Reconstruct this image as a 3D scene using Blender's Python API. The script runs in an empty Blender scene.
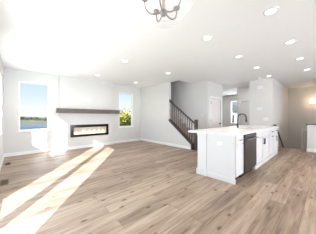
import bpy, bmesh, math, random
from mathutils import Vector, Matrix
random.seed(7)
S = bpy.context.scene
COL = S.collection
R = math.radians

# ------------------------------------------------------------------ camera
cam_d = bpy.data.cameras.new('camera'); cam = bpy.data.objects.new('camera', cam_d); COL.objects.link(cam)
cam.location = (0, 0, 1.226); cam.rotation_euler = (R(90), 0, R(-42.44))
cam_d.sensor_width = 36; cam_d.lens = 155/316*36; cam_d.clip_start = .05; cam_d.clip_end = 2000
S.camera = cam

# ------------------------------------------------------------------ world, sun, exposure
S.view_settings.view_transform = 'Standard'; S.view_settings.look = 'None'
S.view_settings.gamma = 1; S.view_settings.use_curve_mapping = False
S.view_settings.exposure = 0.1
W = bpy.data.worlds.new('sky'); S.world = W; W.use_nodes = True
wn = W.node_tree.nodes; wl = W.node_tree.links
sky = wn.new('ShaderNodeTexSky'); sky.sky_type = 'NISHITA'; sky.sun_disc = False
sky.sun_elevation = R(24); sky.sun_rotation = R(218); sky.air_density = 1.0; sky.dust_density = .1; sky.ozone_density = 1.2
bg = wn['Background']; smx = wn.new('ShaderNodeMix'); smx.data_type = 'RGBA'; smx.inputs['Factor'].default_value = .75
wl.new(sky.outputs[0], smx.inputs['A']); 
wtc = wn.new('ShaderNodeTexCoord'); wsp = wn.new('ShaderNodeSeparateXYZ'); wrp = wn.new('ShaderNodeValToRGB')
wl.new(wtc.outputs['Generated'], wsp.inputs[0]); wl.new(wsp.outputs['Z'], wrp.inputs[0])
we = wrp.color_ramp.elements; we[0].position = .0; we[0].color = (.82, .86, .98, 1); we[1].position = .5; we[1].color = (.24, .45, .92, 1)
wx = wrp.color_ramp.elements.new(.10); wx.color = (.70, .80, 1, 1); wx = wrp.color_ramp.elements.new(.22); wx.color = (.60, .77, 1, 1)
wsc = wn.new('ShaderNodeVectorMath'); wsc.operation = 'SCALE'; wsc.inputs['Scale'].default_value = 8.5; wl.new(wrp.outputs[0], wsc.inputs[0]); wl.new(wsc.outputs[0], smx.inputs['B'])
wl.new(smx.outputs['Result'], bg.inputs[0]); bg.inputs[1].default_value = .125

def lamp(name, kind, energy, loc, direction, color=(1, 1, 1), size=None, size_y=None, spread=None, angle=None):
    d = bpy.data.lights.new(name, kind); d.energy = energy; d.color = color
    if kind == 'AREA':
        d.shape = 'RECTANGLE'; d.size = size; d.size_y = size_y or size
        if spread: d.spread = R(spread)
    if angle is not None: d.angle = R(angle)
    o = bpy.data.objects.new(name, d); COL.objects.link(o); o.location = loc
    o.rotation_euler = Vector(direction).to_track_quat('-Z', 'Y').to_euler()
    return o
SUN = Vector((.616, .788, -.455))
lamp('sun', 'SUN', 22, (-20, -25, 15), SUN, (.93, .95, 1), angle=.15)
# daylight entering by the patio door and the side windows, plus an added fill behind the camera
lamp('daylight_patio_door', 'AREA', 72, (-.55, 2.3, 1.2), (1, 0, .15), (.80, .90, 1), 1.5, 2.1)
lamp('daylight_side_windows', 'AREA', 60, (-.55, 5.1, 1.4), (1, -.1, .9), (.80, .90, 1), 1.4, 1.4)
lamp('rear_fill', 'AREA', 640, (2.9, -6.3, 1.2), (-.12, 1, .6), (.84, .91, 1), 6.0, 2.2)  # added fill in front of the solid rear wall, no glazing there
lamp('daylight_foyer', 'AREA', 60, (11.4, 4.15, 1.6), (-1, 0, .1), (.93, .97, 1), .8, 1.5)

lamp('stairwell_fill', 'AREA', 5, (9.5, -.35, 2.7), (.1, .1, -1), (1, .80, .62), .3)  # added warm fill brightening the walls of the stair down, no fixture
lamp('upper_landing_fill', 'AREA', 5, (5.4, 5.7, 5.1), (0, 0, -1), (.88, .93, 1), .7, 2.2)  # added fill to lift the dark top of the stairwell, no window there
lamp('hallway_fill', 'AREA', 5, (7.95, 2.75, 2.72), (0, 0, -1), (.95, .97, 1), .3)  # added fill brightening the hall, no fixture
lamp('foyer_fill', 'AREA', 14, (9.6, 5.0, 2.7), (0, 0, -1), (.95, .97, 1), .4)  # added fill brightening the foyer, no fixture

# ------------------------------------------------------------------ materials
def nt(name):
    m = bpy.data.materials.new(name); m.use_nodes = True
    return m, m.node_tree.nodes, m.node_tree.links, m.node_tree.nodes['Principled BSDF']
def mat(name, col, rough=.5, metal=0, var=.03, scale=8, emit=None, estr=0, bump=0, stretch=(1, 1, 1)):
    m, n, l, p = nt(name)
    tc = n.new('ShaderNodeTexCoord'); mp = n.new('ShaderNodeMapping'); mp.inputs['Scale'].default_value = stretch
    l.new(tc.outputs['Object'], mp.inputs[0])
    no = n.new('ShaderNodeTexNoise'); no.inputs['Scale'].default_value = scale; no.inputs['Detail'].default_value = 4
    l.new(mp.outputs[0], no.inputs[0])
    cr = n.new('ShaderNodeValToRGB'); cr.color_ramp.elements[0].position = .3; cr.color_ramp.elements[1].position = .7
    cr.color_ramp.elements[0].color = tuple(max(0, c*(1-var)) for c in col)+(1,)
    cr.color_ramp.elements[1].color = tuple(min(1, c*(1+var)) for c in col)+(1,)
    l.new(no.outputs[0], cr.inputs[0]); l.new(cr.outputs[0], p.inputs['Base Color'])
    p.inputs['Roughness'].default_value = rough; p.inputs['Metallic'].default_value = metal
    if emit: p.inputs['Emission Color'].default_value = emit+(1,); p.inputs['Emission Strength'].default_value = estr
    if bump:
        b = n.new('ShaderNodeBump'); b.inputs['Strength'].default_value = bump; b.inputs['Distance'].default_value = .01
        l.new(no.outputs[0], b.inputs['Height']); l.new(b.outputs[0], p.inputs['Normal'])
    return m
def glass_mat(name, haze=0.0, tint=(1, 1, 1), hazecol=(1, 1, 1), refl=.5):
    m = bpy.data.materials.new(name); m.use_nodes = True; n = m.node_tree.nodes; l = m.node_tree.links
    n.remove(n['Principled BSDF']); out = n['Material Output']
    tr = n.new('ShaderNodeBsdfTransparent'); tr.inputs[0].default_value = tint+(1,)
    gl = n.new('ShaderNodeBsdfGlossy'); gl.inputs['Roughness'].default_value = .02
    lw = n.new('ShaderNodeFresnel'); lw.inputs[0].default_value = 1.45
    ml = n.new('ShaderNodeMath'); ml.operation = 'MULTIPLY'; ml.inputs[1].default_value = refl; l.new(lw.outputs[0], ml.inputs[0])
    mx = n.new('ShaderNodeMixShader'); l.new(ml.outputs[0], mx.inputs[0]); l.new(tr.outputs[0], mx.inputs[1]); l.new(gl.outputs[0], mx.inputs[2])
    last = mx
    if haze:
        tl = n.new('ShaderNodeBsdfTranslucent'); tl.inputs[0].default_value = hazecol+(1,)
        df = n.new('ShaderNodeBsdfDiffuse'); df.inputs[0].default_value = hazecol+(1,)
        a = n.new('ShaderNodeMixShader'); a.inputs[0].default_value = .6; l.new(df.outputs[0], a.inputs[1]); l.new(tl.outputs[0], a.inputs[2])
        b = n.new('ShaderNodeMixShader'); b.inputs[0].default_value = haze; l.new(mx.outputs[0], b.inputs[1]); l.new(a.outputs[0], b.inputs[2])
        last = b
    l.new(last.outputs[0], out.inputs[0])
    return m
def floor_mat():
    m, n, l, p = nt('oak_plank_floor')
    tc = n.new('ShaderNodeTexCoord'); mp = n.new('ShaderNodeMapping'); l.new(tc.outputs['Object'], mp.inputs[0])
    br = n.new('ShaderNodeTexBrick'); l.new(mp.outputs[0], br.inputs[0])
    br.offset = .37; br.offset_frequency = 2; br.squash = 1
    br.inputs['Scale'].default_value = 1; br.inputs['Brick Width'].default_value = 1.9; br.inputs['Row Height'].default_value = .185
    br.inputs['Mortar Size'].default_value = .0022; br.inputs['Mortar Smooth'].default_value = .2; br.inputs['Bias'].default_value = 0
    br.inputs['Color1'].default_value = (0, 0, 0, 1); br.inputs['Color2'].default_value = (1, 1, 1, 1); br.inputs['Mortar'].default_value = (.5, .5, .5, 1)
    # grain, offset from plank to plank
    sep = n.new('ShaderNodeVectorMath'); sep.operation = 'MULTIPLY_ADD'
    l.new(br.outputs['Color'], sep.inputs[0]); sep.inputs[1].default_value = (13, 7, 5); l.new(mp.outputs[0], sep.inputs[2])
    m2 = n.new('ShaderNodeMapping'); m2.inputs['Scale'].default_value = (.7, 8, 1); l.new(sep.outputs[0], m2.inputs[0])
    no = n.new('ShaderNodeTexNoise'); no.inputs['Scale'].default_value = 2.2; no.inputs['Detail'].default_value = 7; no.inputs['Roughness'].default_value = .6; no.inputs['Distortion'].default_value = .6
    l.new(m2.outputs[0], no.inputs[0])
    mixf = n.new('ShaderNodeMath'); mixf.operation = 'MULTIPLY_ADD'; l.new(br.outputs['Color'], mixf.inputs[0]); mixf.inputs[1].default_value = .28
    sc = n.new('ShaderNodeMath'); sc.operation = 'MULTIPLY'; sc.inputs[1].default_value = 1.3; sh = n.new('ShaderNodeMath'); sh.operation = 'SUBTRACT'; sh.inputs[1].default_value = .16; l.new(no.outputs[0], sh.inputs[0]); l.new(sh.outputs[0], sc.inputs[0]); l.new(sc.outputs[0], mixf.inputs[2])
    cr = n.new('ShaderNodeValToRGB'); e = cr.color_ramp.elements
    e[0].position = .12; e[0].color = (.075, .048, .034, 1); e[1].position = .88; e[1].color = (.51, .395, .30, 1)
    x = cr.color_ramp.elements.new(.5); x.color = (.305, .22, .157, 1)
    l.new(mixf.outputs[0], cr.inputs[0])
    # knots
    m3 = n.new('ShaderNodeMapping'); m3.inputs['Scale'].default_value = (1.5, 3.4, 1); l.new(sep.outputs[0], m3.inputs[0])
    vo = n.new('ShaderNodeTexVoronoi'); vo.inputs['Scale'].default_value = 1; vo.voronoi_dimensions = '2D'; l.new(m3.outputs[0], vo.inputs['Vector'])
    kr = n.new('ShaderNodeValToRGB'); k = kr.color_ramp.elements; k[0].position = .03; k[0].color = (1, 1, 1, 1); k[1].position = .085; k[1].color = (0, 0, 0, 1)
    l.new(vo.outputs['Distance'], kr.inputs[0])
    kf = n.new('ShaderNodeMath'); kf.operation = 'MULTIPLY'; kf.inputs[1].default_value = .8; l.new(kr.outputs[0], kf.inputs[0])
    mk = n.new('ShaderNodeMix'); mk.data_type = 'RGBA'; l.new(kf.outputs[0], mk.inputs['Factor']); l.new(cr.outputs[0], mk.inputs['A']); mk.inputs['B'].default_value = (.06, .03, .018, 1)
    mm = n.new('ShaderNodeMix'); mm.data_type = 'RGBA'; mf = n.new('ShaderNodeMath'); mf.operation = 'MULTIPLY'; mf.inputs[1].default_value = .85
    l.new(br.outputs['Fac'], mf.inputs[0]); l.new(mf.outputs[0], mm.inputs['Factor']); l.new(mk.outputs['Result'], mm.inputs['A']); mm.inputs['B'].default_value = (.13, .08, .055, 1)
    l.new(mm.outputs['Result'], p.inputs['Base Color'])
    p.inputs['Roughness'].default_value = .46
    bp = n.new('ShaderNodeBump'); bp.inputs['Strength'].default_value = .12; bp.inputs['Distance'].default_value = .004; l.new(no.outputs[0], bp.inputs['Height']); l.new(bp.outputs[0], p.inputs['Normal'])
    return m
M = dict(
    wall=mat('wall_paint', (.70, .69, .672), .75, var=.01, scale=3),
    ceil=mat('ceiling_paint', (.92, .92, .925), .85, var=.008, scale=3),
    trim=mat('white_trim', (.88, .875, .86), .4, var=.01),
    cab=mat('cabinet_white', (.725, .72, .715), .38, var=.01),
    door=mat('door_white', (.84, .80, .77), .45, var=.015),
    quartz=mat('white_quartz', (.76, .765, .775), .42, var=.03, scale=5),
    floor=floor_mat(),
    mantel=mat('mantel_wood', (.125, .10, .085), .5, var=.35, scale=5, stretch=(1, 10, 10), bump=.2),
    black=mat('matte_black', (.018, .018, .02), .35, var=.1),
    blackglass=mat('gloss_black', (.012, .012, .013), .12, var=.1),
    rail=mat('dark_stained_wood', (.055, .047, .044), .4, var=.25, scale=12),
    steel=mat('stainless_steel', (.085, .08, .078), .33, .75, var=.08, scale=3, stretch=(1, 1, 40)),
    nickel=mat('brushed_nickel', (.36, .335, .32), .3, 1, var=.05),
    bronze=mat('aged_nickel', (.17, .15, .145), .35, .9, var=.1),
    carpet=mat('stair_carpet', (.42, .34, .29), .95, var=.18, scale=60, bump=.5),
    lens=mat('lamp_lens', (.9, .9, .9), .5, emit=(1, .98, .94), estr=4),
    bulb=mat('bulb_glow', (.9, .85, .75), .4, emit=(1, .82, .6), estr=6),
    shade=mat('sconce_shade', (.9, .87, .8), .6, emit=(1, .86, .66), estr=1.6),
    firebox=mat('firebox_grey', (.62, .6, .57), .6, var=.15),
    flame=mat('flame_glow', (.9, .8, .5), .5, emit=(1, .85, .6), estr=1.6),
    crystal=mat('glass_ember', (.92, .9, .85), .2, emit=(1, .85, .6), estr=.45, var=.1, scale=40),
    brass=mat('register_tan', (.15, .11, .06), .45, .2, var=.1),
    dark=mat('dark_void', (.02, .018, .016), .8),
    plate=mat('white_plastic', (.82, .82, .81), .35, var=.005),
    cream=mat('cream_plastic', (.85, .80, .62), .4, var=.02),
    copper=mat('rosy_metal', (.50, .36, .30), .3, .8, var=.08),
    grass=mat('meadow_grass', (.30, .33, .10), .95, var=.35, scale=.08),
    water=mat('lake_water', (.055, .075, .10), .4, var=.12, scale=.05),
    shore=mat('reed_bank', (.085, .085, .03), .95, var=.5, scale=.12),
    leafy=mat('yellow_green_leaf', (.21, .195, .02), .7, var=.35, scale=2.5),
    leafd=mat('dark_green_leaf', (.02, .028, .012), .8, var=.4, scale=1.5),
    bark=mat('tree_bark', (.12, .09, .07), .9, var=.3, scale=6),
    roofm=mat('grey_shingle', (.07, .07, .08), .9, var=.3, scale=6),
    siding=mat('pale_siding', (.4, .4, .39), .8, var=.05, scale=2),
    glass=glass_mat('window_glass', refl=.12),
    bowl=glass_mat('clear_bowl_glass', haze=.22, refl=.2),
)

# ------------------------------------------------------------------ helpers
def bm_box(bm, x0, x1, y0, y1, z0, z1, bevel=0):
    b = bmesh.new(); bmesh.ops.create_cube(b, size=1)
    for v in b.verts: v.co = Vector(((x0+x1)/2+v.co.x*(x1-x0), (y0+y1)/2+v.co.y*(y1-y0), (z0+z1)/2+v.co.z*(z1-z0)))
    if bevel: bmesh.ops.bevel(b, geom=b.edges[:], offset=bevel, segments=2, affect='EDGES')
    merge(bm, b)
def merge(bm, b):
    me = bpy.data.meshes.new('tmp'); b.to_mesh(me); b.free(); bm.from_mesh(me); bpy.data.meshes.remove(me)
def bm_cyl(bm, p0, p1, r0, r1=None, seg=16):
    p0 = Vector(p0); p1 = Vector(p1); r1 = r0 if r1 is None else r1; d = p1-p0
    b = bmesh.new(); bmesh.ops.create_cone(b, cap_ends=True, segments=seg, radius1=r0, radius2=r1, depth=d.length)
    bmesh.ops.transform(b, matrix=Matrix.Translation((p0+p1)/2) @ d.to_track_quat('Z', 'Y').to_matrix().to_4x4(), verts=b.verts); merge(bm, b)
def bm_tube(bm, pts, r, seg=10):
    pts = [Vector(p) for p in pts]; rings = []; up = Vector((0.31, .17, .93))
    for i, p in enumerate(pts):
        t = (pts[min(i+1, len(pts)-1)]-pts[max(i-1, 0)]).normalized()
        a = t.cross(up); 
        if a.length < .05: a = t.cross(Vector((1, 0, 0)))
        a.normalize(); c = t.cross(a)
        rr = r[i] if isinstance(r, (list, tuple)) else r
        rings.append([bm.verts.new(p+(a*math.cos(2*math.pi*k/seg)+c*math.sin(2*math.pi*k/seg))*rr) for k in range(seg)])
    for a, c in zip(rings, rings[1:]):
        for k in range(seg): bm.faces.new((a[k], a[(k+1) % seg], c[(k+1) % seg], c[k]))
    bm.faces.new(rings[0][::-1]); bm.faces.new(rings[-1])
def bm_lathe(bm, prof, cx, cy, seg=24):
    rings = []
    for r, z in prof:
        rings.append([bm.verts.new((cx+r*math.cos(2*math.pi*k/seg), cy+r*math.sin(2*math.pi*k/seg), z)) for k in range(seg)] if r > 1e-5 else [bm.verts.new((cx, cy, z))])
    for a, c in zip(rings, rings[1:]):
        for k in range(seg):
            k2 = (k+1) % seg
            if len(a) == 1 and len(c) == 1: continue
            if len(a) == 1: bm.faces.new((a[0], c[k2], c[k]))
            elif len(c) == 1: bm.faces.new((a[k], a[k2], c[0]))
            else: bm.faces.new((a[k], a[k2], c[k2], c[k]))
def bm_prism(bm, poly, axis, a0, a1):
    """poly: list of (u,v); axis 'x': u=y,v=z ; 'y': u=x,v=z ; extruded from a0 to a1"""
    f = (lambda u, v, a: (a, u, v)) if axis == 'x' else (lambda u, v, a: (u, a, v)) if axis == 'y' else (lambda u, v, a: (u, v, a))
    A = [bm.verts.new(f(u, v, a0)) for u, v in poly]; B = [bm.verts.new(f(u, v, a1)) for u, v in poly]
    bm.faces.new(A); bm.faces.new(B[::-1])
    for i in range(len(poly)):
        j = (i+1) % len(poly); bm.faces.new((A[j], A[i], B[i], B[j]))
def world_loc(o):
    v = Vector((0, 0, 0))
    while o: v += Vector(o.location); o = o.parent
    return v
def obj(name, bm, m, parent=None, smooth=False, **props):
    """link a bmesh given in world coordinates as one mesh object (origin: parent's, or base centre)"""
    bmesh.ops.recalc_face_normals(bm, faces=bm.faces[:])
    if parent: off = world_loc(parent)
    else:
        xs = [v.co.x for v in bm.verts]; ys = [v.co.y for v in bm.verts]; zs = [v.co.z for v in bm.verts]
        off = Vector(((min(xs)+max(xs))/2, (min(ys)+max(ys))/2, min(zs)))
    for v in bm.verts: v.co -= off
    me = bpy.data.meshes.new(name); bm.to_mesh(me); bm.free(); me.materials.append(m)
    if smooth:
        for p in me.polygons: p.use_smooth = True
    o = bpy.data.objects.new(name, me); COL.objects.link(o)
    if parent: o.parent = parent
    else: o.location = off
    for k, v in props.items(): o[k] = v
    return o
def box(name, b, m, parent=None, bevel=0, **props):
    bm = bmesh.new(); bm_box(bm, *b, bevel=bevel); return obj(name, bm, m, parent, **props)
def boxes(name, bs, m, parent=None, bevel=0, **props):
    bm = bmesh.new()
    for b in bs: bm_box(bm, *b, bevel=bevel)
    return obj(name, bm, m, parent, **props)
def struct(name, bm, m): return obj(name, bm, m, None, kind='structure')
def sempty(name, loc):
    o = bpy.data.objects.new(name, None); COL.objects.link(o); o.location = loc; o['kind'] = 'structure'; o.empty_display_size = .1; return o
def thing(name, label, cat, loc, group=None):
    o = bpy.data.objects.new(name, None); COL.objects.link(o); o.location = loc; o.empty_display_size = .1
    o['label'] = label; o['category'] = cat
    if group: o['group'] = group
    return o
def tag(o, label, cat, group=None):
    o['label'] = label; o['category'] = cat
    if group: o['group'] = group
    return o
def copy_tree(o, parent=None):
    c = o.copy(); COL.objects.link(c); c.parent = parent
    for ch in list(o.children): copy_tree(ch, c)
    return c
def slab(bm, axis, a0, a1, u0, u1, v0, v1, holes):
    """slab with rectangular holes. axis 'x': u=y v=z; 'y': u=x v=z; 'z': u=x v=y"""
    us = sorted({u0, u1, *[h[0] for h in holes], *[h[1] for h in holes]}); vs = sorted({v0, v1, *[h[2] for h in holes], *[h[3] for h in holes]})
    us = [u for u in us if u0 <= u <= u1]; vs = [v for v in vs if v0 <= v <= v1]
    nu, nv = len(us)-1, len(vs)-1
    solid = lambda i, j: 0 <= i < nu and 0 <= j < nv and not any(h[0] < (us[i]+us[i+1])/2 < h[1] and h[2] < (vs[j]+vs[j+1])/2 < h[3] for h in holes)
    P = {'x': lambda a, u, v: (a, u, v), 'y': lambda a, u, v: (u, a, v), 'z': lambda a, u, v: (u, v, a)}[axis]
    def q(*c): bm.faces.new([bm.verts.new(P(*k)) for k in c])
    for i in range(nu):
        for j in range(nv):
            if not solid(i, j): continue
            A, B, C, D = us[i], us[i+1], vs[j], vs[j+1]
            for a in (a0, a1): q((a, A, C), (a, B, C), (a, B, D), (a, A, D))
            if not solid(i-1, j): q((a0, A, C), (a1, A, C), (a1, A, D), (a0, A, D))
            if not solid(i+1, j): q((a0, B, C), (a1, B, C), (a1, B, D), (a0, B, D))
            if not solid(i, j-1): q((a0, A, C), (a1, A, C), (a1, B, C), (a0, B, C))
            if not solid(i, j+1): q((a0, A, D), (a1, A, D), (a1, B, D), (a0, B, D))
    bmesh.ops.remove_doubles(bm, verts=bm.verts, dist=1e-5)
def wall(name, axis, a0, a1, u0, u1, v0=0, v1=2.74, holes=(), m='wall'):
    bm = bmesh.new(); slab(bm, axis, a0, a1, u0, u1, v0, v1, list(holes)); return struct(name, bm, M[m])

H = 2.74; XL = -.282; XO = -.342; YF = 6.65; XR = 4.85; YC = 6.53
# ------------------------------------------------------------------ room shell
wall('floor', 'z', -.1, 0, XO, 11.12, -6.5, 7.3, [(7.95, 10.75, .49, 1.46), (7.72, 10.75, -1.25, .49)], 'floor')
wall('ceiling', 'z', H, H+.12, XO, 11.12, -6.5, 7.3, [(4.96, 5.92, 4.14, 7.25)], 'ceil')
W1 = (4.30, 5.055, .79, 2.27); W2 = (5.19, 5.785, .79, 2.27); PD = (1.46, 3.11, .02, 2.30)
wall('wall_left', 'x', XO, XL, -6.5, 6.78, 0, H, [W1, W2, PD])
LW = (.06, .84, .77, 2.38); RW = (3.58, 4.38, .74, 2.40); FP = (1.50, 3.00, .455, .925)
wall('wall_far', 'y', YF, YF+.13, XL, 4.85, 0, H, [LW, RW, FP])
wall('wall_chimney', 'y', YC, YF, 1.15, 3.215, 0, H, [FP])
bm = bmesh.new()
bm_prism(bm, [(7.3, 0), (7.3, H), (4.607, H), (4.607, 1.06), (3.46, .19), (3.46, 0)], 'x', 4.85, 4.97); struct('wall_right', bm, M['wall'])
wall('wall_stair', 'x', 5.85, 5.97, 3.35, 7.3, 0, 5.2)
wall('wall_stair_end', 'y', 7.2, 7.3, 4.97, 5.85, 0, 5.2)
wall('wall_upper_left', 'x', 4.85, 4.97, 4.02, 7.3, H+.12, 5.2)
wall('wall_upper_near', 'y', 4.02, 4.14, 4.97, 5.85, H+.12, 5.2)
wall('ceiling_upper', 'z', 5.2, 5.3, 4.8, 6.0, 4.0, 7.3, m='ceil')
D1 = (6.08, 7.00, 0, 2.04)
wall('wall_closet', 'y', 3.35, 3.47, 5.97, 7.2, 0, H, [D1])
wall('wall_closet_side', 'x', 7.08, 7.2, 3.47, 7.3)
wall('wall_pantry', 'x', 7.25, 7.37, 1.42, 2.22)
wall('wall_pantry_south', 'y', 1.42, 1.54, 7.37, 10.7, -1.5, H)
wall('wall_pantry_north', 'y', 2.10, 2.22, 7.37, 8.65)
D2 = (2.24, 3.06, 0, 2.04)
wall('wall_hall', 'x', 8.65, 8.77, 2.10, 3.24, 0, H, [D2])
wall('wall_foyer_side', 'y', 3.12, 3.24, 8.77, 11)
FW = (3.75, 4.56, .77, 2.35)
wall('wall_foyer', 'x', 11, 11.12, 3.12, 7.3, 0, H, [FW])
wall('wall_foyer_end', 'y', 7.2, 7.3, 7.2, 11)
wall('wall_east', 'x', 10.7, 10.82, -1.3, 1.54, -1.5, H, [(.07, .83, -1.4, .56)])
wall('wall_rear', 'y', -6.6, -6.5, XO, 7.75)
wall('wall_light_block', 'x', 7.63, 7.75, -6.5, -1.2)  # unseen wall added to keep the rear light off the stair hall
wall('wall_stair_hall', 'y', -1.32, -1.2, 7.75, 10.82, 0, H)
wall('wall_basement_south', 'y', -1.3, -1.2, 7.65, 10.7, -1.5, -.1)
wall('wall_basement_west', 'x', 7.65, 7.75, -1.2, 1.42, -1.5, -.1)
wall('floor_landing', 'z', -1.5, -1.4, 7.75, 10.7, -1.2, 1.42, m='carpet')
# knee wall guarding the stair down, with its dark cap
wall('wall_guard', 'x', 7.63, 7.75, -1.2, .49, 0, .95)
box('trim_1', (7.60, 7.78, -1.2, .52, .95, .985), M['rail'], bevel=.006, kind='structure')

BH = .11
def base(name, bs): boxes(name, bs, M['trim'], kind='structure', bevel=.004)
base('baseboard_left', [(XL, XL+.015, -6.4, 1.40, 0, BH), (XL, XL+.015, 3.18, YF, 0, BH)])
base('baseboard_far', [(XL+.015, 1.15, YF-.015, YF, 0, BH), (3.215, 4.85, YF-.015, YF, 0, BH)])
base('baseboard_chimney', [(1.135, 3.23, YC-.015, YC, 0, BH), (1.135, 1.15, YC, YF-.015, 0, BH), (3.215, 3.23, YC, YF-.015, 0, BH)])
base('baseboard_right', [(XR-.015, XR, 3.46, YF-.015, 0, BH)])
base('baseboard_closet', [(5.85, 6.0, 3.335, 3.35, 0, BH), (7.08, 7.2, 3.335, 3.35, 0, BH)])
base('baseboard_pantry', [(7.235, 7.25, 1.42, 2.22, 0, BH), (7.235, 7.95, 1.405, 1.42, 0, BH)])
base('baseboard_hall', [(8.635, 8.65, 3.13, 3.24, 0, BH)])
base('baseboard_guard', [(7.615, 7.63, -1.2, .49, 0, BH), (7.615, 7.75, .49, .505, 0, BH)])
base('baseboard_foyer', [(10.985, 11, 3.25, 7.2, 0, BH)])

# ------------------------------------------------------------------ windows and doors
def P3(axis, a, u, z): return (a, u, z) if axis == 'x' else (u, a, z)
def bx(axis, a0, a1, u0, u1, z0, z1):
    a0, a1 = min(a0, a1), max(a0, a1)
    return (a0, a1, u0, u1, z0, z1) if axis == 'x' else (u0, u1, a0, a1, z0, z1)
RH = .03
def double_hung(name, axis, ain, aout, hole, fr, railz, stool=True, lowfr=None):
    """ain: room face of the wall, aout: outer face; fr: frame width (two sides may differ)"""
    u0, u1, z0, z1 = hole; s = 1 if aout > ain else -1
    f0, f1, ft, fb = fr
    root = sempty(name, P3(axis, (ain+aout)/2, (u0+u1)/2, z0))
    A0, A1 = ain+s*.012, aout
    boxes('window_frame', [bx(axis, A0, A1, u0, u0+f0, z0, z1), bx(axis, A0, A1, u1-f1, u1, z0, z1), bx(axis, A0, A1, u0+f0, u1-f1, z1-ft, z1), bx(axis, A0, A1, u0+f0, u1-f1, z0, z0+fb)], M['trim'], root)
    am = (A0+A1)/2; e = .004
    boxes('meeting_rail', [bx(axis, am-.014, am+.014, u0+f0, u1-f1, railz-RH, railz+RH)], M['trim'], root)
    bm = bmesh.new(); bm_box(bm, *bx(axis, am-.003, am+.003, u0+f0-e, u1-f1+e, railz+RH, z1-ft+e)); obj('upper_pane', bm, M['glass'], root)
    bm = bmesh.new(); bm_box(bm, *bx(axis, am-.003, am+.003, u0+f0-e, u1-f1+e, z0+fb-e, railz-RH)); obj('lower_pane', bm, M['glass'], root)
    if stool:
        bm = bmesh.new(); bm_box(bm, *bx(axis, ain-s*.035, ain, u0-.03, u1+.03, z0-.025, z0+.005), bevel=.004); obj('window_stool', bm, M['trim'], root)
    return root
double_hung('window_1', 'y', YF, YF+.13, LW, (.028, .02, .035, .045), 1.575)
double_hung('window_2', 'y', YF, YF+.13, RW, (.04, .05, .05, .05), 1.575)
double_hung('window_3', 'x', XL, XO, W1, (.012, .012, .012, .012), 1.47, False)
double_hung('window_4', 'x', XL, XO, W2, (.012, .012, .012, .012), 1.47, False)
double_hung('window_5', 'x', 11, 11.12, FW, (.05, .05, .05, .05), 1.54)
r = sempty('door_1', (-.31, 2.28, 0))
boxes('door_frame', [(XO, XL, 1.46, 1.475, .02, 2.3), (XO, XL, 3.095, 3.11, .02, 2.3), (XO, XL, 1.475, 3.095, 2.285, 2.3), (XO, XL, 1.475, 3.095, .0, .10), (XO, XL, 2.205, 2.385, .1, 2.285)], M['trim'], r)
for a, c in ((1.475, 2.205), (2.385, 3.095)): box('door_pane', (-.315, -.309, a, c, .1, 2.285), M['glass'], r)

def panel_door(name, axis, face, s, u0, u1, z0, z1, knob_u=None, hinge_u=None, casing=.075, m='door'):
    """interior door: slab set back in its opening, casing on the room face. s = direction into the wall"""
    root = sempty(name, P3(axis, face, (u0+u1)/2, z0))
    sl = bmesh.new(); g = .006; a0, a1 = face+s*.02, face+s*.055
    st = .11; mid = z0+.95
    bm_box(sl, *bx(axis, a0+s*.008, a1, u0+g, u1-g, z0+.008, z1-g))
    for b in ((u0+g, u0+st, z0+.008, z1-g), (u1-st, u1-g, z0+.008, z1-g), (u0+st, u1-st, z1-st, z1-g), (u0+st, u1-st, z0+.008, z0+.2), (u0+st, u1-st, mid-.06, mid+.06)):
        bm_box(sl, *bx(axis, a0, a0+s*.009, *b), bevel=.003)
    d = obj('door_slab', sl, M[m], root)
    c = casing
    boxes('door_casing', [bx(axis, face-s*.016, face, u0-c, u0, z0, z1+c), bx(axis, face-s*.016, face, u1, u1+c, z0, z1+c), bx(axis, face-s*.016, face, u0, u1, z1, z1+c)], M['trim'], root, bevel=.003)
    if knob_u is not None:
        k = bmesh.new(); p = Vector(P3(axis, a0, knob_u, z0+.93)); q = Vector(P3(axis, a0-s*.05, knob_u, z0+.93)); bm_cyl(k, p, p+(q-p)*.2, .032); bm_cyl(k, p, q, .011); bm_cyl(k, q, q+(q-p)*.6, .028, .022); obj('door_knob', k, M['black'], root)
    if hinge_u is not None:
        for z in (z0+.25, z0+1.02, z0+1.78): boxes('hinge', [bx(axis, face-s*.021, face+s*.02, hinge_u-.012, hinge_u+.012, z, z+.10)], M['black'], root)
    return root
panel_door('door_2', 'y', 3.35, 1, 6.08, 7.00, 0, 2.04, knob_u=6.92, hinge_u=6.085)
panel_door('door_3', 'x', 8.65, 1, 2.24, 3.06, 0, 2.04, knob_u=2.33)
panel_door('door_4', 'x', 10.7, 1, .07, .83, -1.4, .56, m='wall')

# ------------------------------------------------------------------ fireplace
t = thing('fireplace', 'long black-framed linear electric fireplace with flames set in the white wall', 'fireplace', (2.25, YC, FP[2]))
x0, x1, z0, z1 = FP
boxes('surround', [(x0, x1, YC-.02, YC+.02, z1-.105, z1), (x0, x1, YC-.02, YC+.02, z0, z0+.085), (x0, x0+.115, YC-.02, YC+.02, z0+.085, z1-.105), (x1-.095, x1, YC-.02, YC+.02, z0+.085, z1-.105)], M['blackglass'], t, bevel=.003)
ix0, ix1, iz0, iz1 = x0+.115, x1-.095, z0+.085, z1-.105
boxes('firebox', [(ix0, ix1, YC+.22, YC+.23, iz0, iz1), (ix0-.01, ix0, YC+.02, YC+.23, iz0, iz1), (ix1, ix1+.01, YC+.02, YC+.23, iz0, iz1), (ix0, ix1, YC+.02, YC+.23, iz0-.01, iz0), (ix0, ix1, YC+.02, YC+.23, iz1, iz1+.01)], M['firebox'], t)
bm = bmesh.new()
for i in range(150):
    b = bmesh.new(); bmesh.ops.create_icosphere(b, subdivisions=1, radius=random.uniform(.014, .03))
    bmesh.ops.translate(b, vec=(random.uniform(ix0+.02, ix1-.02), random.uniform(YC+.04, YC+.19), iz0+random.uniform(.008, .03)), verts=b.verts); merge(bm, b)
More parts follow.
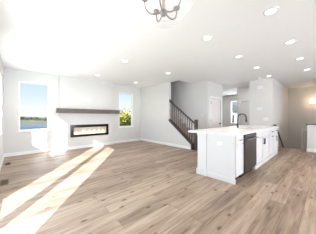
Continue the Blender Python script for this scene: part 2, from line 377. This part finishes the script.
o = obj('ember_bed', bm, M['crystal'], t); o['kind'] = 'stuff'; o['label'] = 'bed of pale glowing crystals'
n = 16
for i in range(n):
    fx = ix0+.06+(ix1-ix0-.12)*i/(n-1)+random.uniform(-.02, .02); h = random.uniform(.07, .17); w = random.uniform(.028, .05); fy = YC+random.uniform(.08, .15)
    bm = bmesh.new(); bm_lathe(bm, [(0, iz0+.01), (w*.8, iz0+.03), (w, iz0+.02+h*.25), (w*.55, iz0+.02+h*.6), (w*.15, iz0+.02+h*.9), (0, iz0+.02+h)], fx, fy, 8)
    for v in bm.verts:
        k = (v.co.z-iz0)/h; v.co.x += .02*math.sin(k*4+i*1.7)*k
    obj('flame', bm, M['flame'], t, True)
box('glass_front', (ix0, ix1, YC+.004, YC+.008, iz0, iz1), M['glass'], t)
tag(box('mantel_shelf', (1.045, 3.45, 6.33, YC, 1.368, 1.535), M['mantel'], bevel=.006), 'thick dark brown wooden mantel shelf mounted above the fireplace', 'mantel')

# ------------------------------------------------------------------ staircase up
t = thing('staircase', 'carpeted flight of stairs rising behind the dark railing', 'stairs', (5.41, 3.42, 0))
RI, RU = .187, .25
for k in range(15):
    y = 3.42+RU*k; z = RI*(k+1)
    box('step', (4.99, 5.82, y, min(y+RU+.03, 7.19), 0 if k == 0 else z-RI-.02, z), M['carpet'], t, bevel=.012)
bm = bmesh.new(); bm_prism(bm, [(3.40, 0), (3.40, .30), (7.1, .30+3.7*.748), (7.1, 3.7*.748-.1), (3.7, 0)], 'x', 5.825, 5.846); obj('skirt_board', bm, M['trim'], t)
# railing
t = thing('stair_railing', 'dark wood stair railing with newel post climbing to the upper floor', 'railing', (4.91, 3.33, 0))
def zs(y): return .19+(y-3.46)*.7585           # top edge of the sloping wall
def zr(y): return 1.03+(y-3.36)*.748           # handrail top
bm = bmesh.new(); bm_prism(bm, [(3.40, 0), (3.40, zs(3.40)+.075), (4.607, zs(4.607)+.075), (4.607, zs(4.607)), (3.46, zs(3.46)), (3.46, 0)], 'x', 4.825, 4.985); obj('shoe_rail', bm, M['rail'], t)
bm = bmesh.new(); bm_prism(bm, [(3.33, zr(3.33)-.065), (3.33, zr(3.33)), (4.59, zr(4.59)), (4.59, zr(4.59)-.065)], 'x', 4.88, 4.945); bmesh.ops.recalc_face_normals(bm, faces=bm.faces[:]); bmesh.ops.bevel(bm, geom=bm.edges[:], offset=.012, segments=2, affect='EDGES'); obj('handrail', bm, M['rail'], t)
bm = bmesh.new(); bm_box(bm, 4.862, 4.962, 3.235, 3.335, 0, 1.10, bevel=.006); bm_box(bm, 4.85, 4.974, 3.223, 3.347, 0, .16, bevel=.006); obj('newel_post', bm, M['rail'], t)
bm = bmesh.new(); bm_box(bm, 4.855, 4.969, 3.228, 3.342, 1.10, 1.118, bevel=.005); bm_prism(bm, [(3.235, 1.118), (3.285, 1.135), (3.335, 1.118)], 'x', 4.862, 4.962); obj('newel_cap', bm, M['rail'], t)
nb = 11
for i in range(nb):
    y = 3.47+(4.54-3.47)*i/(nb-1)
    box('baluster', (4.902, 4.922, y-.01, y+.01, zs(y)+.06, zr(y)-.045), M['rail'], t)
box('rosette', (4.865, 4.96, 4.585, 4.607, zr(4.6)-.10, zr(4.6)+.03), M['rail'], t, bevel=.006)

# basement stair: steps, wall handrail
t = thing('basement_stairs', 'stairs leading down beyond the hallway floor beside the low wall', 'stairs', (8.85, .95, -1.4))
for k in range(6):
    x = 7.96+.27*k; box('step', (x, x+.30, .5, 1.415, -1.395, -.2*(k+1)), M['carpet'], t, bevel=.01)
t = thing('wall_handrail', 'short dark handrail slanting down the taupe wall past the island', 'handrail', (7.4, 1.36, .9))
bm = bmesh.new(); bm_tube(bm, [(7.20, 1.355, .905), (7.33, 1.355, .905), (7.40, 1.355, .89), (7.46, 1.355, .857), (8.3, 1.355, .30), (9.2, 1.355, -.30)], [.04, .04, .032, .027, .027, .027], 12); obj('rail', bm, M['black'], t, True)
for x in (7.62, 8.9):
    z = .87-(x-7.44)*.663; bm = bmesh.new(); bm_tube(bm, [(x, 1.355, z-.02), (x, 1.365, z-.07), (x, 1.40, z-.085), (x, 1.42, z-.085)], .009); bm_cyl(bm, (x, 1.412, z-.085), (x, 1.42, z-.085), .03); obj('bracket', bm, M['black'], t)

# ------------------------------------------------------------------ kitchen island
IX0, IX1, IY0, IY1 = 2.93, 6.50, 1.125, 1.90
t = thing('island_panels', 'white panelled end and back of the kitchen island with base moulding', 'island panel', (IX0, 1.5, 0))
box('end_panel', (IX0, IX0+.03, IY0+.02, 1.70, 0, .88), M['cab'], t, bevel=.003)
boxes('pilaster', [(IX0-.02, IX0+.10, 1.70, IY1+.01, .10, .86), (IX0-.03, IX0+.11, 1.69, IY1+.02, .84, .88)], M['cab'], t, bevel=.004)
box('back_panel', (IX0+.10, IX1, 1.76, IY1, 0, .88), M['cab'], t, bevel=.003)
box('far_end_panel', (IX1-.02, IX1, IY0+.02, 1.76, 0, .88), M['cab'], t, bevel=.003)
boxes('base_molding', [(IX0-.018, IX0, IY0-.005, 1.69, 0, .095), (IX0-.04, IX0+.12, 1.68, IY1+.03, 0, .12), (IX0+.12, IX1, IY1, IY1+.018, 0, .095)], M['cab'], t, bevel=.004)
def shaker(bm, x0, x1, z0, z1, y=IY0, st=.055):
    bm_box(bm, x0+st*.5, x1-st*.5, y+.013, y+.02, z0+st*.5, z1-st*.5)
    for b in ((x0, x0+st, z0, z1), (x1-st, x1, z0, z1), (x0+st, x1-st, z1-st, z1), (x0+st, x1-st, z0, z0+st)):
        bm_box(bm, b[0], b[1], y, y+.02, b[2], b[3], bevel=.002)
def pull(parent, x, z, vertical, L=.13, m='black'):
    bm = bmesh.new(); y = IY0-.032
    e = (0, 0, L/2) if vertical else (L/2, 0, 0); e = Vector(e); c = Vector((x, y, z))
    bm_cyl(bm, c-e, c+e, .0095, seg=10)
    for s in (-.8, .8): bm_cyl(bm, c+e*s, c+e*s+Vector((0, .034, 0)), .005, seg=8)
    obj('pull', bm, M[m], parent)
def cabinet(label, x0, x1, fronts, toe, pm='black'):
    t = thing('base_cabinet', label, 'cabinet', ((x0+x1)/2, 1.45, 0), 'island base cabinets')
    if x1-x0 > 1: boxes('cabinet_body', [(x0, x1, IY0+.021, 1.20, .10, .88), (x0, x1, 1.20, 1.70, .10, .66), (x0, SX0-.04, 1.20, 1.70, .66, .88), (SX1+.04, x1, 1.20, 1.70, .66, .88), (x0, x1, 1.70, 1.755, .10, .88)], M['cab'], t)
    else: boxes('cabinet_body', [(x0, x1, IY0+.021, 1.755, .10, .88)], M['cab'], t)
    if toe: box('toe_kick', (x0, x1, IY0+.085, 1.755, 0, .10), M['black'], t)  # black colour stands in for the shadow in the recess
    else: box('base_board', (x0, x1, IY0+.004, 1.755, 0, .095), M['cab'], t, bevel=.003)
    for kind, a, b, c, d, pulls in fronts:
        bm = bmesh.new()
        if kind == 'drawer': bm_box(bm, a, b, IY0, IY0+.02, c, d, bevel=.003)
        else: shaker(bm, a, b, c, d)
        f = obj(kind, bm, M['cab'], t)
        for px, pz, v in pulls: pull(f, px, pz, v, .11 if not v else .15, pm)
    return t
SX0, SX1, SY0, SY1 = 4.40, 5.10, 1.24, 1.64
cabinet('narrow white cabinet at the near end of the island, left of the dishwasher', 2.962, 3.33, [('drawer', 2.97, 3.325, .71, .87, [(3.14, .79, False)]), ('door', 2.97, 3.325, .12, .695, [])], True, 'nickel')
cabinet('wide white sink cabinet with two black-pulled doors, right of the dishwasher', 4.09, 5.38, [('drawer', 4.10, 5.372, .71, .87, []), ('door', 4.095, 4.729, .12, .695, [(4.69, .60, True)]), ('door', 4.741, 5.375, .12, .695, [(4.78, .60, True)])], False)
cabinet('white drawer-and-door cabinet next to the sink cabinet, second from the island far end', 5.385, 5.90, [('drawer', 5.394, 5.893, .71, .87, [(5.64, .79, False)]), ('door', 5.394, 5.893, .12, .695, [(5.64, .655, False)])], False)
cabinet('white drawer-and-door cabinet at the far end of the island by the hallway', 5.905, 6.475, [('drawer', 5.913, 6.468, .71, .87, [(6.19, .79, False)]), ('door', 5.913, 6.468, .12, .695, [(6.15, .55, True)])], False)
t = thing('dishwasher', 'stainless steel dishwasher with bar handle built into the island', 'dishwasher', (3.71, 1.4, 0))
box('tub', (3.34, 4.08, IY0+.02, 1.72, .10, .875), M['black'], t)
box('door_panel', (3.345, 4.075, IY0-.025, IY0+.02, .12, .80), M['steel'], t, bevel=.006)
box('control_strip', (3.345, 4.075, IY0-.022, IY0+.02, .805, .872), M['blackglass'], t, bevel=.004)
bm = bmesh.new(); bm_cyl(bm, (3.40, IY0-.07, .775), (4.02, IY0-.07, .775), .013)
for x in (3.44, 3.98): bm_cyl(bm, (x, IY0-.07, .775), (x, IY0-.02, .775), .009)
obj('handle', bm, M['nickel'], t)
box('toe_kick', (3.34, 4.08, IY0+.06, 1.72, 0, .10), M['black'], t)
bm = bmesh.new(); slab(bm, 'z', .88, .922, 2.885, 6.54, 1.095, 2.14, [(SX0, SX1, SY0, SY1)])
tag(obj('countertop', bm, M['quartz']), 'long white quartz countertop overhanging the island', 'countertop')
t = thing('sink', 'white undermount sink let into the island countertop below the faucet', 'sink', ((SX0+SX1)/2, (SY0+SY1)/2, .70))
boxes('basin', [(SX0-.012, SX1+.012, SY0-.012, SY1+.012, .70, .71), (SX0-.012, SX0, SY0, SY1, .71, .88), (SX1, SX1+.012, SY0, SY1, .71, .88), (SX0-.012, SX1+.012, SY0-.012, SY0, .71, .88), (SX0-.012, SX1+.012, SY1, SY1+.012, .71, .88)], M['plate'], t)
bm = bmesh.new(); bm_cyl(bm, (4.75, 1.44, .71), (4.75, 1.44, .715), .045); obj('drain', bm, M['nickel'], t)
fx, fy, fz = 4.72, 1.75, .922
t = thing('faucet', 'tall matte black gooseneck faucet standing on the island countertop', 'faucet', (fx, fy, fz))
bm = bmesh.new(); bm_cyl(bm, (fx, fy, fz), (fx, fy, fz+.012), .033, seg=20); bm_cyl(bm, (fx, fy, fz+.012), (fx, fy, fz+.12), .022, seg=16); obj('base', bm, M['black'], t)
pts = [(fx, fy, fz+.11), (fx, fy, fz+.27)]
for k in range(13):
    a = math.pi*k/12; pts.append((fx, fy-.112+.112*math.cos(a), fz+.28+.112*math.sin(a)))
pts.append((fx, fy-.224, fz+.25))
bm = bmesh.new(); bm_tube(bm, pts, .017, 14); obj('spout', bm, M['black'], t, True)
bm = bmesh.new(); bm_cyl(bm, (fx, fy-.224, fz+.26), (fx, fy-.23, fz+.165), .02, .026); obj('spray_head', bm, M['black'], t)
bm = bmesh.new(); bm_tube(bm, [(fx, fy, fz+.07), (fx+.05, fy-.02, fz+.075), (fx+.13, fy-.05, fz+.085)], [.013, .009, .008]); obj('lever', bm, M['black'], t, True)

# ------------------------------------------------------------------ small wall and floor fittings
def plate(name, label, cat, axis, face, s, u, z, w, h, kind='switch', n=1):
    t = thing(name, label, cat, P3(axis, face, u, z-h/2))
    bm = bmesh.new(); bm_box(bm, *bx(axis, face-s*.007, face, u-w/2, u+w/2, z-h/2, z+h/2), bevel=.002); obj('cover_plate', bm, M['plate'], t)
    for i in range(n):
        uu = u+(i-(n-1)/2)*.046
        if kind == 'switch': boxes('rocker', [bx(axis, face-s*.011, face-s*.006, uu-.016, uu+.016, z-.033, z+.033)], M['plate'], t)
        elif kind == 'outlet':
            for dz in (-.02, .02): boxes('socket', [bx(axis, face-s*.009, face-s*.006, uu-.017, uu+.017, z+dz-.014, z+dz+.014)], M['plate'], t)
        else: boxes('panel_face', [bx(axis, face-s*.03, face-s*.006, u-w*.44, u+w*.44, z-h*.42, z+h*.42)], M['plate'], t)
    return t
plate('light_switch', 'white light switch on the pale wall beside the stairs', 'light switch', 'x', 5.85, 1, 3.60, 1.23+.08, .075, .12)
plate('door_chime', 'white chime box high on the pantry wall near the ceiling', 'chime', 'x', 7.25, 1, 1.83, 2.42, .20, .13, 'box')
plate('thermostat', 'white thermostat at eye height on the pantry wall', 'thermostat', 'x', 7.25, 1, 1.85, 1.56, .17, .11, 'box')
plate('switch_plate', 'white triple switch plate low on the pantry wall above the countertop', 'light switch', 'x', 7.25, 1, 1.64, 1.15, .165, .12, 'switch', 3)
plate('media_outlet', 'faint white media outlet plate on the wall above the mantel shelf', 'outlet', 'y', YC, 1, 2.14, 1.91, .20, .12, 'outlet')
plate('wall_outlet', 'white outlet on the end panel of the island', 'outlet', 'x', IX0, 1, 1.42, .71, .12, .075, 'outlet')
def register(label, x, y):
    t = thing('floor_register', label, 'floor vent', (x, y, 0), 'floor registers by the left wall')
    boxes('frame', [(x-.06, x+.06, y-.15, y-.135, .0, .006), (x-.06, x+.06, y+.135, y+.15, 0, .006), (x-.06, x-.045, y-.135, y+.135, 0, .006), (x+.045, x+.06, y-.135, y+.135, 0, .006)], M['brass'], t)
    box('well', (x-.045, x+.045, y-.135, y+.135, .0005, .002), M['dark'], t)
    boxes('slats', [(x-.045, x+.045, y-.13+.03*k, y-.118+.03*k, .002, .005) for k in range(9)], M['brass'], t)
register('brown metal floor vent by the left wall, farther one near the corner', -.165, 5.64)
register('brown metal floor vent by the left wall, nearer one at the photo edge', -.165, 4.08)
t = thing('smoke_detector', 'round cream smoke detector on the ceiling in front of the pantry wall', 'smoke detector', (6.9, 1.79, H-.04))
bm = bmesh.new(); bm_lathe(bm, [(0, H-.042), (.045, H-.042), (.062, H-.03), (.07, H-.012), (.07, H), (0, H)], 6.9, 1.79); obj('housing', bm, M['cream'], t, True)
bm = bmesh.new(); bm_cyl(bm, (6.9, 1.79, H-.046), (6.9, 1.79, H-.04), .02); obj('test_button', bm, M['plate'], t)
t = thing('wall_sconce', 'glowing warm white wall sconce on the taupe wall above the low wall', 'wall lamp', (10.7, .42, 1.89))
box('back_plate', (10.68, 10.70, .34, .50, 1.92, 2.08), M['nickel'], t, bevel=.004)
bm = bmesh.new(); bm_prism(bm, [(10.68-.10*math.sin(math.pi*k/12), .42+.165*math.cos(math.pi*k/12)) for k in range(13)], 'z', 1.89, 2.11); obj('lamp_shade', bm, M['shade'], t)
l_ = lamp('sconce_light', 'POINT', 7, (10.45, .42, 2.0), (0, 0, -1), (1, .70, .42)); l_.data.shadow_soft_size = .1; l_.parent = t; l_.location = (-.25, 0, .11)

# ------------------------------------------------------------------ recessed lights
LG = 'recessed ceiling lights'
def make_downlight():
    t = thing('recessed_light', '', 'ceiling light', (0, 0, H), LG)
    bm = bmesh.new(); bm_lathe(bm, [(.068, 2.738), (.072, 2.730), (.095, 2.734), (.097, 2.74), (.068, 2.74), (.068, 2.738)], 0, 0, 28); obj('trim_ring', bm, M['plate'], t, True)
    bm = bmesh.new(); bm_lathe(bm, [(0, 2.733), (.06, 2.7335), (.069, 2.737), (.069, 2.7395), (0, 2.7395)], 0, 0, 28); obj('lens', bm, M['lens'], t, True)
    d = bpy.data.lights.new('downlight', 'AREA'); d.shape = 'DISK'; d.size = .12; d.energy = 4; d.color = (1, .96, .91); d.spread = R(150)
    o = bpy.data.objects.new('downlight', d); COL.objects.link(o); o.parent = t; o.location = (0, 0, -.02)
    return t
proto = make_downlight()
kitchen_lamp = [c for c in proto.children if c.type == 'LIGHT'][0].data.copy(); kitchen_lamp.energy = 3.5; kitchen_lamp.color = (1, .84, .66)
hall_lamp = kitchen_lamp.copy(); hall_lamp.energy = .8
spots = [
    (.56, 3.83, 'recessed ceiling light on the left, nearer of the two towards the left window'),
    (.58, 5.66, 'recessed ceiling light on the left, just above the left window'),
    (2.17, 3.70, 'recessed ceiling light in mid ceiling, out in front of the mantel'),
    (2.17, 5.62, 'recessed ceiling light close to the wall above the mantel'),
    (3.85, 3.70, 'recessed ceiling light nearest the opening of the stairs'),
    (3.85, 5.66, 'recessed ceiling light in the far corner, above the right window'),
    (2.70, 1.56, 'recessed ceiling light beside the chandelier, first of the row over the island'),
    (4.11, 1.50, 'recessed ceiling light second from the chandelier in the row over the island'),
    (5.43, 1.46, 'recessed ceiling light third from the chandelier in the row over the island'),
    (6.82, 1.44, 'recessed ceiling light fourth from the chandelier, right at the pantry wall'),
    (2.69, .545, 'large recessed ceiling light at the top edge, nearest of the right-hand kitchen row'),
    (4.08, .51, 'recessed ceiling light second nearest in the right-hand kitchen row'),
    (5.42, .48, 'recessed ceiling light third nearest in the right-hand kitchen row'),
    (6.84, .44, 'recessed ceiling light farthest in the right-hand kitchen row, before the hallway'),
]
for i, (x, y, lab) in enumerate(spots):
    o = proto if i == 0 else copy_tree(proto)
    o.location = (x, y, H); o['label'] = lab
    if y < 1.7:                                   # kitchen lamps are warmer and stronger
        for ch in o.children:
            if ch.type == 'LIGHT': ch.data = hall_lamp if x > 6.5 else kitchen_lamp

# ------------------------------------------------------------------ chandelier
cx, cy = .98, .998; a0 = R(-42.44)
t = thing('chandelier', 'metal five-arm candle chandelier in a clear glass bowl at the top of the photo', 'chandelier', (cx, cy, 2.10))
bm = bmesh.new(); bm_lathe(bm, [(0, 2.705), (.03, 2.705), (.06, 2.72), (.065, 2.74), (0, 2.74)], cx, cy); obj('canopy', bm, M['bronze'], t, True)
bm = bmesh.new(); bm_cyl(bm, (cx, cy, 2.45), (cx, cy, 2.71), .008); obj('rod', bm, M['bronze'], t)
bm = bmesh.new(); bm_lathe(bm, [(0, 2.19), (.014, 2.19), (.02, 2.22), (.013, 2.26), (.022, 2.31), (.014, 2.38), (.02, 2.42), (.01, 2.455), (0, 2.455)], cx, cy, 16); obj('stem', bm, M['copper'], t, True)
bm = bmesh.new(); bm_lathe(bm, [(0, 2.128), (.012, 2.133), (.02, 2.142), (.031, 2.155), (.034, 2.17), (.028, 2.186), (.016, 2.197), (0, 2.2)], cx, cy, 20); obj('hub', bm, M['bronze'], t, True)
for k in range(5):
    a = R(112-72*k)+a0; u = Vector((math.cos(a), math.sin(a), 0)); C0 = Vector((cx, cy, 0))
    P = lambda r, z: C0+u*r+Vector((0, 0, z))
    ctrl = [(.025, 2.172), (.045, 2.158), (.075, 2.148), (.11, 2.15), (.14, 2.168), (.16, 2.195), (.17, 2.23), (.172, 2.27)]
    bm = bmesh.new(); bm_tube(bm, [P(*c) for c in ctrl], .0062, 10); arm = obj('arm', bm, M['bronze'], t, True)
    q = P(.172, 0)
    bm = bmesh.new(); bm_lathe(bm, [(0, 2.256), (.012, 2.260), (.028, 2.272), (.033, 2.288), (.029, 2.290), (.012, 2.282), (0, 2.282)], q.x, q.y, 18); obj('candle_cup', bm, M['bronze'], arm, True)
    bm = bmesh.new(); bm_cyl(bm, (q.x, q.y, 2.282), (q.x, q.y, 2.380), .0105); obj('candle_sleeve', bm, M['plate'], arm)
    bm = bmesh.new(); bm_lathe(bm, [(0, 2.380), (.01, 2.382), (.017, 2.405), (.014, 2.430), (.004, 2.460), (0, 2.465)], q.x, q.y, 14); obj('bulb', bm, M['bulb'], arm, True)
prof = [(0, 2.076)]
for k in range(1, 15):
    a = (math.pi*.60)*k/14; prof.append((.27*math.sin(a), 2.31-.234*math.cos(a)))
bm = bmesh.new(); bm_lathe(bm, prof, cx, cy, 48); obj('glass_bowl', bm, M['bowl'], t, True)
l_ = lamp('chandelier_light', 'POINT', .8, (cx, cy, 2.4), (0, 0, -1), (1, .86, .7)); l_.data.shadow_soft_size = .12; l_.parent = t; l_.location = (0, 0, .36)

# ------------------------------------------------------------------ outdoors
wall('ground', 'z', -3.3, -3.2, -400, 400, -200, 600, m='grass')
wall('lake', 'z', -3.2, -3.15, -250, 60, 45, 125, m='water')
bm = bmesh.new(); N = 60
prev = None
for i in range(N+1):
    x = -260+400*i/N; h = 1.6+.9*math.sin(i*.5)+.5*math.sin(i*1.3+1)
    c = [bm.verts.new((x, 125, -3.2)), bm.verts.new((x, 140, -3.2+h*.55)), bm.verts.new((x, 190, -3.2+2.2+h)), bm.verts.new((x, 300, -3.2+2.0+h)), bm.verts.new((x, 320, -3.2))]
    if prev:
        for a, b, d, e in zip(prev, prev[1:], c[1:], c): bm.faces.new((a, b, d, e))
    prev = c
struct('trim_2', bm, M['shore']).name = 'ground_bank'
def leaf_ball(bm, c, rx, ry, rz, n, s):
    for _ in range(n):
        d = Vector((random.gauss(0, 1), random.gauss(0, 1), random.gauss(0, 1))).normalized()*random.uniform(.45, 1)
        p = Vector((c[0]+d.x*rx, c[1]+d.y*ry, c[2]+d.z*rz)); q = Vector((random.uniform(-1, 1), random.uniform(-1, 1), random.uniform(-1, 1))).normalized()
        a = q.orthogonal().normalized()*s*random.uniform(.7, 1.3); b = q.cross(a).normalized()*s*.6
        v = [bm.verts.new(p+a), bm.verts.new(p+b), bm.verts.new(p-a), bm.verts.new(p-b)]; bm.faces.new(v)
def tree(label, x, y, z, h, r, m, n, s, group=None):
    t = thing('tree', label, 'tree', (x, y, z), group)
    bm = bmesh.new(); bm_tube(bm, [(x, y, z), (x+.05, y, z+h*.4), (x, y+.05, z+h*.8)], [.05*h*.5, .035*h*.5, .01*h*.5], 8); obj('trunk', bm, M['bark'], t)
    bm = bmesh.new()
    for k in range(9):
        a = k*2.4; rr = r*.55*(k % 3)/2
        leaf_ball(bm, (x+rr*math.cos(a), y+rr*math.sin(a), z+h*(.45+.5*((k*5) % 9)/9)), r*.5, r*.5, h*.2, n, s)
    obj('crown', bm, M[m], t)
    return t
tree('yellow-green bushy tree filling the lower half of the right window', 6.6, 11.2, -3.2, 4.75, 2.0, 'leafy', 260, .13)
tree('yellow-green tree behind the right window, left of the nearer one', 7.4, 17.5, -3.2, 4.6, 2.3, 'leafy', 200, .15)
for i in range(9):
    tree('small dark tree on the far bank beyond the lake, seen through the left window', .5+2.6*i, 148+5.5*(i % 2), -2.2, 2.9+.5*math.sin(i*2.1)-(.7 if i > 4 else 0), 1.5, 'leafd', 60, .35, 'trees on the far bank')
t = thing('neighbour_house', 'pale house with a dark roof seen through the far foyer window', 'house', (30, 12, -3.2))
box('house_wall', (27, 34, 9, 16, -3.2, 2.2), M['siding'], t)
bm = bmesh.new(); bm_prism(bm, [(8.4, 2.2), (12.5, 4.4), (16.6, 2.2)], 'x', 26.5, 34.5); obj('roof', bm, M['roofm'], t)
for y in (10.6, 13.2): boxes('window', [(26.97, 27.03, y, y+1.0, .2, 1.6)], M['blackglass'], t)
